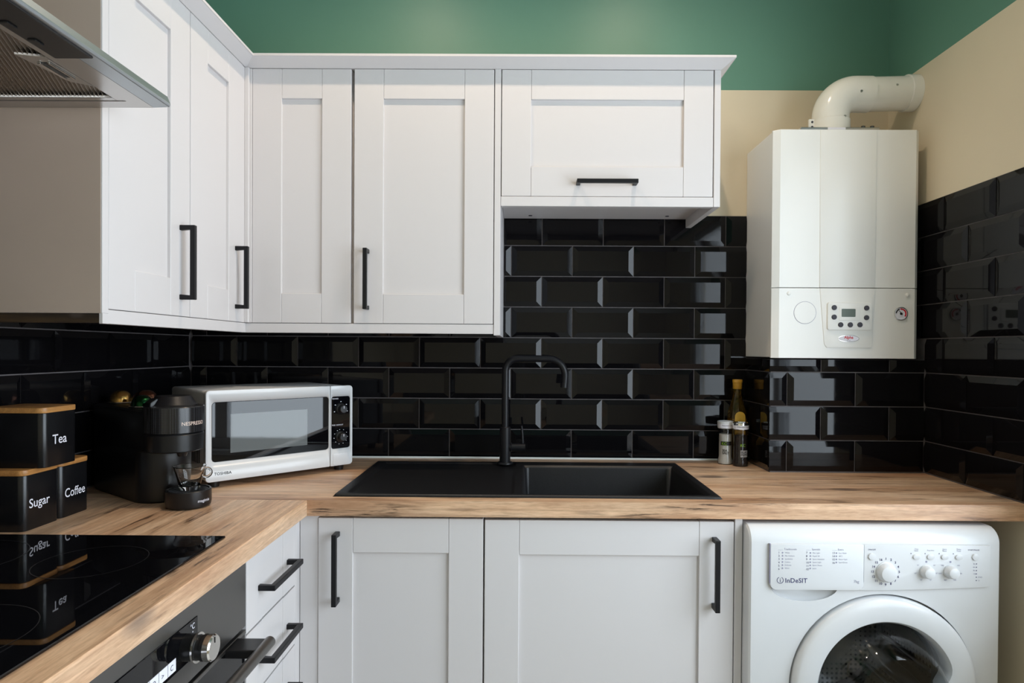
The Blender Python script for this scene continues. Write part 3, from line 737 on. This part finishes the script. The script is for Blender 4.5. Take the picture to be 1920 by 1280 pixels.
link('centre_strip', fpy([(.8720, bs-.0012), (1.0340, bs-.0012), (1.0270, 1.296)] + [(1.0270-.008+.008*math.cos(-.5*PI*i/4), 1.292+.010*math.sin(-.5*PI*i/4)) for i in range(5)] + [(.8945, 1.282)] + [(.8870, 1.292), (.8858, 1.300)], BF-.0022, BF+.002, .0014), BOILER, lfront)
kp = link('control_panel', fpy(rrect(.8930, 1.0235, 1.3345, 1.4155, .006), BF-.0080, BF+.001, .0028), BOILER, lfront)
link('display_bezel', fpy(rrect(.9260, .9870, 1.3625, 1.4035, .004), BF-.0092, BF-.006, .0008), BOILER, kp)
link('display', fpy(rrect(.9330, .9735, 1.3730, 1.3965, .002), BF-.0097, BF-.007), LCD, kp)
for x, z in ((.9115, 1.4000), (.9115, 1.3722), (1.0062, 1.3992), (1.0062, 1.3710), (.9308, 1.3497), (.9590, 1.3497), (.9872, 1.3500)):
    link('button', lathe([(0, .0), (.0074, .0), (.0074, .0025), (.0062, .0036), (0, .0038)], (x, BF-.0078, z), 24, '-y'), DGREY, kp)
def ell(cx, cz, a, b, n=36): return [(cx+a*math.cos(2*PI*i/n), cz+b*math.sin(2*PI*i/n)) for i in range(n)]
lg = link('badge', fpy(ell(.9570, 1.3095, .0310, .0100), BF-.0040, BF, .0006), CHROME, lfront)
link('badge_face', fpy(ell(.9570, 1.3095, .0298, .0089), BF-.0043, BF-.003), INKW, lg)
text('lettering', 'Alpha', .0115, lambda u, v: (.9570+u, BF-.0046, 1.3092+v), RED, lg, 'CENTER', bold=.03)
text('lettering', 'InTec', .0052, lambda u, v: (.9570+u, BF-.0046, 1.3025+v), INKG, lg, 'CENTER')
link('timer_blank', lathe([(.0315, -.001), (.0322, .0006), (.0318, .0012), (.0300, .0012), (0, .0012)], (.8295, BF, 1.3850), 48, '-y'), BOILER, lfront)
cir = link('timer_blank_groove', lathe([(.0322, .0), (.0332, .0), (.0332, .0004), (.0322, .0004)], (.8295, BF, 1.3850), 48, '-y'), INKG, lfront)
for x, z in ((.7820, 1.4415), (1.1300, 1.4390)): link('screw_cap', lathe([(0, .0), (.0060, .0), (.0056, .0025), (.003, .0036), (0, .0038)], (x, BF, z), 20, '-y'), BOILER, lfront)
gx, gz = 1.1110, 1.3835
ga = link('pressure_gauge', lathe([(.0170, .0), (.0197, .0), (.0197, .0030), (.0178, .0036), (.0172, .0018), (0, .0018)], (gx, BF, gz), 40, '-y'), STEEL, lfront)
link('gauge_dial', lathe([(0, .0022), (.0172, .0022)], (gx, BF, gz), 40, '-y'), INKW, ga)
def arcband(cx, cz, r0, r1, a0, a1, y, n=16):
    P = [(cx+r1*math.cos(math.radians(a0+(a1-a0)*i/n)), cz+r1*math.sin(math.radians(a0+(a1-a0)*i/n))) for i in range(n+1)]
    P += [(cx+r0*math.cos(math.radians(a1+(a0-a1)*i/n)), cz+r0*math.sin(math.radians(a1+(a0-a1)*i/n))) for i in range(n+1)]
    return fpy(P, y, y+.0003)
link('gauge_red_arc', arcband(gx, gz, .0118, .0158, 100, -35, BF-.0027), RED, ga)
link('gauge_black_arc', arcband(gx, gz, .0128, .0158, 175, 108, BF-.0027), INKK, ga)
link('gauge_needle', fpy([(gx+.003, gz-.004), (gx+.0045, gz-.001), (gx-.0095, gz+.0125)], BF-.0034, BF-.0029), INKK, ga)
link('gauge_hub', lathe([(0, .002), (.0036, .002), (.0036, .0042), (0, .0044)], (gx, BF, gz), 16, '-y'), INKK, ga)
link('top_plate', box(.825, 1.060, -.205, -.05, bz1-.004, bz1+.0175, .002), STEEL, bo)
link('rating_label', box(.905, .958, -.2056, -.2045, bz1+.010, bz1+.0165), INKW, bo)
for x in (1.050, 1.078):
    v_ = link('test_point', tube([(x, -.12, bz1-.002), (x+.005, -.12, bz1+.050)], .0060, 12), DSTEEL, bo)
link('test_point_clips', boxes([(1.020, 1.100, -.126, -.114, bz1-.001, bz1+.034), (1.030, 1.042, -.128, -.112, bz1+.030, bz1+.040), (1.060, 1.070, -.128, -.112, bz1+.030, bz1+.042)], .001, 1), BLKP, bo)

fl = thing('flue_pipe', 'white elbow flue pipe rising from the boiler into the cream wall', 'pipe', (.943, -.14, bz1))
fx, fy, fz = .9430, -.1400, 2.0640
fr_ = .0520
link('collar', lathe([(.050, .0), (.0560, .0), (.0560, .036), (.0545, .038), (.050, .038)], (fx, fy, bz1+.0185), 48), FLUE, fl)
er = .0720
link('elbow', tube([(fx, fy, bz1+.040), (fx, fy, fz-er)] + arc((fx+er, fz-er), er, PI, PI/2, 14, lambda a, b: (a, fy, b)) + [(fx+er+.045, fy, fz)], .0535, 40), FLUE, fl)
link('pipe', tube([(fx+er+.030, fy, fz), (XR-.001, fy, fz+.004)], .0505, 40), FLUE, fl)
link('wall_sleeve', tube([(XR-.030, fy, fz+.004), (XR-.0005, fy, fz+.004)], .0545, 40), FLUE, fl)
for x, z, dy in ((fx+er-.004, fz-.010, .0530), (fx+er+.105, fz+.010, .0496)):
    link('screw', lathe([(0, 0), (.0042, 0), (.0036, .0018), (0, .0022)], (x, fy-dy+.0012, z), 14, '-y'), STEEL, fl)
link('screw', lathe([(0, 0), (.0042, 0), (.0036, .0018), (0, .0022)], (fx+.020, fy-.0505, fz-.085), 14, '-y'), STEEL, fl)
br = link('bracket', box(fx-.070, fx-.054, fy-.012, fy-.004, bz1+.018, bz1+.060, .001), FLUE, fl)
for z in (.036, .051): link('bracket_screw', lathe([(0, 0), (.0035, 0), (.003, .0016), (0, .002)], (fx-.061, fy-.012, bz1+z), 12, '-y'), DGREY, br)

# ------------------------------------------------------------------ washing machine
WX0, WX1, WY, WZT = .5285, 1.1105, -.6450, .8625
wm = thing('washing_machine', 'white front-loading washing machine with porthole door under the worktop', 'washing machine', (.815, -.34, 0))
DC, DZ, DR = .8385, .4930, .2115
prof = [(-.02, .012), (-.02, WZT)] + [(WY+.035+.0350*math.cos(PI/2+.5*PI*i/6), WZT-.035+.0350*math.sin(PI/2+.5*PI*i/6)) for i in range(7)] + [(WY, .07), (WY+.02, .012)]
body = prism(prof, (WX0, WX1), lambda u, v, d: (d, u, v), .010, 3, True)
cut1 = lathe([(0, -.01), (DR+.0045, -.01), (DR+.0045, .022), (.175, .024), (.175, .34), (0, .34)], (DC, 0, DZ), 64, '-y')
bm = bmesh.new(); bm.from_mesh(cut1); bmesh.ops.transform(bm, matrix=Matrix.Translation((0, WY, 0)) @ Matrix.Diagonal((1, -1, 1, 1)), verts=bm.verts); cut1 = to_mesh(bm)
# thumb scoop under the detergent drawer
bm = bmesh.new(); bmesh.ops.create_uvsphere(bm, u_segments=32, v_segments=16, radius=1); bmesh.ops.transform(bm, matrix=Matrix.Translation((.6560, WY+.002, .7230)) @ Matrix.Diagonal((.078, .020, .032, 1)), verts=bm.verts); cut2 = to_mesh(bm)
body = bool_cut(body, [cut1, cut2]); auto_smooth(body, .55)
link('body', body, WHITE, wm)
fxa, fxb, fza, fzb = .5745, 1.0815, .7195, .8255
def bow(poly, y0, y1):      # fascia bows gently outwards
    return prism(poly, (y0, y1), lambda u, v, d: (u, d, v), .0016, 2, True)
fas = link('fascia', bow([(.7905, fzb), (fxb, fzb), (fxb, fza+.010)] + [(fxb-(fxb-.780)*i/10, fza+.010*(1-math.sin(PI/2*i/10))) for i in range(1, 11)] + [(.7860, .7240), (.7905, .7400)], WY-.0065, WY+.002), WHITEP, wm)
drw = link('detergent_drawer', bow(rrect(fxa, .7895, fza, fzb, .014, 5, (1, 1, 0, 0)), WY-.0075, WY+.002), WHITEP, wm)
link('fascia_end', bow([(fxa, fza+.014), (fxa-.0006, fza+.012), (fxa-.0006, fzb), (fxa, fzb)], WY-.0065, WY+.001), INKG, drw)
ff = lambda x, z, d=WY-.0079: (lambda u, v: (x+u, d, z+v))
fg = lambda x, z: ff(x, z, WY-.0069)
text('lettering', 'InDeSIT', .0150, ff(.6080, .7365), INKB, drw, bold=.012, spacing=1.05)
link('logo_ring', arcband(.5970, .7420, .0066, .0078, 65, -245, WY-.0079, 30), INKB, drw)
text('logo_letter', 'i', .0150, ff(.5954, .7372), INKB, drw)
text('lettering', '7kg', .0092, ff(.7660, .7372), INKG, drw)
cols_ = ((.5920, ('White', 'Mix Colours', 'Synthetics', 'Cotton', 'Delicate', 'Wool'), 1, 'Traditionals'), (.6560, ('Mix Light', "Rapid 20'", 'Sport Intensive', 'Sport Light', 'Sport Shoes', 'Jeans'), 7, 'Specials'), (.7160, ('Eco Wash', '20°C', 'Rinse+Spin', 'Spin+Drain'), 13, 'Extra'))
for x, ws, n0, hd in cols_:
    text('lettering', hd, .0062, ff(x+.0130, .8120), INKG, drw)
    link('lettering_rule', fpy([(x, .8120), (x+.0115, .8120), (x+.0115, .8124), (x, .8124)], WY-.0079, WY-.0077), INKG, drw)
    text('lettering', '\n'.join(str(n0+i) for i in range(len(ws))), .0064, ff(x, .8040), INKB, drw, line=1.19)
    text('lettering', '\n'.join(ws), .0045, ff(x+.0150, .8042), INKG, drw, line=1.585)
    for i in range(len(ws)): link('programme_symbol', fpy(ell(x+.0098, .8058-i*.0072, .0019, .0019, 10), WY-.0079, WY-.0077), INKG, drw)
def dial(x, z, r, name='dial'):
    k = link(name, lathe([(r*1.08, .0), (r*1.08, .002), (r, .003), (r*.93, .013), (r*.80, .0165), (r*.55, .0180), (0, .0185)], (x, WY-.0062, z), 40, '-y'), WHITEP, fas)
    return k
dial(.8405, .7625, .0215); dial(.9335, .7645, .0145); dial(.9890, .7648, .0145)
for i in range(16):
    a = math.radians(90-22.5*i); r = .0310
    text('lettering', str(i+1), .0076, fg(.8405+r*math.cos(a), .7608+r*.97*math.sin(a)), INKB, fas, 'CENTER', bold=.02)
for x in (.9335, .9890):
    link('dial_symbol', fpy(ell(x, .7870, .0024, .0024, 12), WY-.0069, WY-.0066), INKG, fas)
    for i, s in enumerate(('20°', '30°', '40°', '50°', '60°', '90°') if x < .95 else ('400', '500', '600', '800', '1000', '1200')):
        a = math.radians(40-52*i); text('lettering', s, .0042, fg(x+.0245*math.cos(a), .7635+.0220*math.sin(a)), INKG, fas, 'CENTER')
def pushb(x, z, a, b): return link('push_button', prism(rrect(x-a, x+a, z-b, z+b, min(a, b)*.98, 6), (WY-.0098, WY-.004), lambda u, v, d: (u, d, v), .0012, 2, True), WHITE, fas)
pushb(.8075, .7985, .0078, .0078); pushb(1.0460, .7990, .0078, .0078)
for x in (.9105, .9430, .9755, 1.0080):
    pushb(x, .7985, .0082, .0055); link('indicator', fpy(ell(x-.0125, .8060, .0011, .0011, 10), WY-.0069, WY-.0066), INKB, fas)
text('lettering', 'ON/OFF', .0050, fg(.7990, .8125), INKB, fas)
text('lettering', 'START/PAUSE', .0044, fg(1.0290, .8135), INKB, fas)
for x, s in ((.9105, 'Time\nSaver'), (.9430, 'Easy Iron'), (.9755, 'Extra\nRinse'), (1.0080, 'Delay\nTimer')): text('lettering', s, .0044, fg(x, .8150 if '\n' in s else .8120), INKG, fas, 'CENTER', line=.9)
for i in range(6):
    link('indicator', fpy(ell(1.0490, .7830-i*.0077, .0012, .0012, 10), WY-.0069, WY-.0066), INKB, fas)
    text('lettering', ('3h', '6h', '9h', '12h', 'END', 'O')[i], .0048, fg(1.0410 if i < 4 else 1.0530, .7815-i*.0077), INKG, fas)
# porthole door: ring with an off-centre opening and a finger notch on the right
seg = 96
def inner_r(a):            # a finger tab reaches into the opening on the right-hand side
    d = math.degrees(a)
    return .1520 - .026*math.exp(-((d-2)/11)**2)
bm = bmesh.new(); loops = []
for rr_f, yy in ((lambda a: DR, .012), (lambda a: DR, -.010), (lambda a: DR-.003, -.0155), (lambda a: DR-.010, -.0190), (lambda a: DR-.022, -.0215), (lambda a: inner_r(a)+.016, -.0225), (lambda a: inner_r(a)+.008, -.0210), (lambda a: inner_r(a)+.003, -.0140), (lambda a: inner_r(a), .000), (lambda a: inner_r(a), .014)):
    loops.append([bm.verts.new((DC+rr_f(a)*math.cos(a), WY+yy, DZ+rr_f(a)*math.sin(a))) for a in [(-PI+2*PI*i/seg) for i in range(seg)]])
for A, B in zip(loops, loops[1:]+loops[:1]):
    for i in range(seg): bm.faces.new((A[i], A[(i+1) % seg], B[(i+1) % seg], B[i]))
me = to_mesh(bm); auto_smooth(me, .7)
wd_ = link('porthole_door', me, WHITE, wm)
# raised grey sickle beside the opening; its colour stands in for the recess's shade
P = []
for i in range(25):
    t_ = i/24; a = math.radians(100-79*t_); q_ = .1525+.0250*math.sin(PI/2*t_); P.append((DC+q_*math.cos(a), DZ+q_*math.sin(a)))
for i in range(25):
    t_ = i/24; a = math.radians(17+83*t_); q_ = .1380+.0140*min(1, t_*3); P.append((DC+q_*math.cos(a), DZ+q_*math.sin(a)))
link('recess_shade', fpy(P, WY-.0228, WY-.012), mat('recess_shade_grey', (.27, .27, .30), .35), wd_)
link('bowl_glass', lathe([(.1495, -.008), (.1480, -.004), (.142, .010), (.128, .045), (.115, .075), (.105, .088), (.07, .094), (0, .095)], (DC, WY, DZ), 64, '-y'), BULB, wd_)
bm = bmesh.new(); bm.from_mesh(wd_.children[-1].data); bmesh.ops.transform(bm, matrix=Matrix.Translation((0, WY, 0)) @ Matrix.Diagonal((1, -1, 1, 1)) @ Matrix.Translation((0, -WY, 0)), verts=bm.verts); bm.to_mesh(wd_.children[-1].data); bm.free()
def ylathe(prof, m, name, par):      # profile (radius, depth into the machine)
    me = lathe([(r, -h) for r, h in prof], (DC, WY, DZ), 64, '-y'); return link(name, me, m, par)
ylathe([(.2050, .020), (.2000, .026), (.150, .030), (.152, .060), (.165, .075), (.170, .080)], GREYG, 'door_gasket', wm)
dm = ylathe([(.1680, .082), (.1735, .088), (.1735, .315), (.1650, .325), (.06, .332), (0, .333)], DRUM, 'drum', wm)
for k in range(3):
    a = math.radians(100+120*k); ca, sa = math.cos(a), math.sin(a)
    pts = [(DC+ca*.160, WY+.095, DZ+sa*.160), (DC+ca*.142, WY+.14, DZ+sa*.142), (DC+ca*.138, WY+.22, DZ+sa*.138), (DC+ca*.150, WY+.31, DZ+sa*.150)]
    link('drum_lifter', tube(pts, [.010, .021, .021, .012], 14), STEEL, dm)
    for s in (-1, 1):
        aa = a+s*.30
        link('drum_rib', tube([(DC+math.cos(aa)*.170, WY+.092, DZ+math.sin(aa)*.170), (DC+math.cos(aa)*.166, WY+.31, DZ+math.sin(aa)*.166)], .0055, 10), STEEL, dm)

# ------------------------------------------------------------------ extractor hood
ho = thing('extractor_hood', 'steel cooker hood with pleated filter above the hob', 'extractor hood', (-.88, -1.25, 1.715))
hz0, hz1, hxf, hyr, hyl = 1.7135, 1.7345, -.6570, -.9460, -1.5460
link('front_strip', prism([(hxf-.030, hz0), (hxf, hz0+.001), (hxf+.002, hz0+.006), (hxf-.004, hz1), (hxf-.030, hz1)], (hyl, hyr), lambda u, v, d: (u, d, v), .001, 1), mat('satin_steel_edge', (.50, .54, .57), .40, 1.0), ho)
link('canopy', boxes([(XL+.012, hxf-.030, hyl, hyr, hz0+.012, hz1), (hxf-.062, hxf-.030, hyl, hyr, hz0, hz0+.012), (XL+.012, hxf-.062, hyr-.030, hyr, hz0, hz0+.012), (XL+.012, hxf-.062, hyl, hyl+.030, hz0, hz0+.012), (XL+.012, XL+.10, hyl+.03, hyr-.03, hz0, hz0+.012)]), STEEL, ho)
link('hood_body', loft([[(XL+.012, hyl+.02, hz1), (-.82, hyl+.02, hz1), (-.82, hyr-.02, hz1), (XL+.012, hyr-.02, hz1)], [(XL+.012, -1.36, hz1+.16), (-.90, -1.36, hz1+.16), (-.90, -1.13, hz1+.16), (XL+.012, -1.13, hz1+.16)]]), STEEL, ho)
link('chimney', box(XL+.012, -.902, -1.358, -1.132, hz1+.16, ZC-.002), STEEL, ho)
link('lamp_strip', box(hxf-.064, hxf-.005, -1.50, -1.150, hz0-.0018, hz0+.004, .002), BLKP, ho)
for y in (-1.205, -1.255, -1.30, -1.345): link('switch', box(hxf-.058, hxf-.046, y-.009, y+.009, hz0-.0040, hz0-.0010, .001), BLKP, ho)
fi = link('filter_frame', boxes([(hxf-.078, hxf-.063, hyl+.031, hyr-.031, hz0+.001, hz0+.006), (XL+.101, XL+.115, hyl+.031, hyr-.031, hz0+.001, hz0+.006), (XL+.115, hxf-.078, hyr-.045, hyr-.031, hz0+.001, hz0+.006), (XL+.115, hxf-.078, hyl+.031, hyl+.045, hz0+.001, hz0+.006), (XL+.115, hxf-.078, hyl+.045, hyr-.045, hz0+.009, hz0+.0115)], .0006, 1), STEEL, ho)
bm = bmesh.new()                # diagonal pleats clipped to the filter rectangle
rx0, rx1, ry0, ry1 = XL+.115, hxf-.078, hyl+.045, hyr-.045
q = .47; step = .0070
o_ = rx0 - q*(ry1-ry0) - .1
def clip(c):
    """line x = c - q*(y-ry0) inside the rectangle"""
    y0_, y1_ = ry0, ry1
    ya, yb = ry0+(c-rx1)/q, ry0+(c-rx0)/q
    a, b = max(y0_, ya), min(y1_, yb)
    return (a, b) if b-a > .004 else None
c = rx0
while c < rx1 + q*(ry1-ry0):
    s = clip(c)
    if s:
        a, b = s; xa, xb = c-q*(a-ry0), c-q*(b-ry0); wv = .0022
        V = [bm.verts.new(p) for p in ((xa-wv, a, hz0+.009), (xa, a, hz0+.0030), (xa+wv, a, hz0+.009), (xb-wv, b, hz0+.009), (xb, b, hz0+.0030), (xb+wv, b, hz0+.009))]
        bm.faces.new((V[0], V[1], V[4], V[3])); bm.faces.new((V[1], V[2], V[5], V[4])); bm.faces.new((V[0], V[3], V[5], V[2])); bm.faces.new((V[0], V[2], V[1])); bm.faces.new((V[3], V[4], V[5]))
    c += step
pt = link('filter_pleats', to_mesh(bm), mat('filter_aluminium', (.60, .55, .50), .35, 1.0), fi); pt['kind'] = 'stuff'
ltc = link('latch_plate', prism([(hxf-.078, -1.150), (hxf-.078, -1.040), (hxf-.105, -1.060), (hxf-.120, -1.160)], (hz0+.0005, hz0+.0050), lambda u, v, d: (u, v, d), .0006, 1), STEEL, fi)
link('latch_handle', boxes([(hxf-.104, hxf-.098, -1.135, -1.075, hz0-.0022, hz0+.0005), (hxf-.088, hxf-.084, -1.135, -1.075, hz0-.0022, hz0+.0005)], .0008, 1), CHROME, ltc)
link('latch_slot', box(hxf-.098, hxf-.088, -1.132, -1.078, hz0-.0002, hz0+.0008), BLKP, ltc)

# ------------------------------------------------------------------ ceiling spotlights
for x, y, tilt, lab in ((-.38, -.68, 8, 'tilting ceiling spotlight above the inside corner of the worktop'), (.40, -.68, 8, 'tilting ceiling spotlight above the sink')):
    t = thing('ceiling_spotlight', lab, 'light', (x, y, ZC-.012), 0, 'ceiling spotlights over the worktop', local=True)
    link('bezel', lathe([(.030, .0), (.048, .001), (.049, .004), (.049, .0118), (.030, .0118)], (0, 0, 0), 32), CHROME, t)
    a = math.radians(tilt)
    hd_ = link('lamp_head', lathe([(.024, -.030), (.028, -.030), (.029, .012), (0, .014)], (0, 0, 0), 28), CHROME, t, (0, 0, -.004), (a, 0, 0))
    link('lamp', lathe([(0, -.022), (.0235, -.022), (.0235, -.018), (0, -.018)], (0, 0, 0), 24), LAMPE, hd_)
    ld = bpy.data.lights.new('spot', 'SPOT'); ld.energy = LAMP; ld.color = (1.0, .80, .60); ld.spot_size = math.radians(132); ld.spot_blend = 1.0; ld.shadow_soft_size = .018
    lo = bpy.data.objects.new('lamp_light', ld); C.objects.link(lo); lo.parent = hd_; lo.location = (0, 0, -.034)
for o in _tmp:
    if '_w' in o: del o['_w']
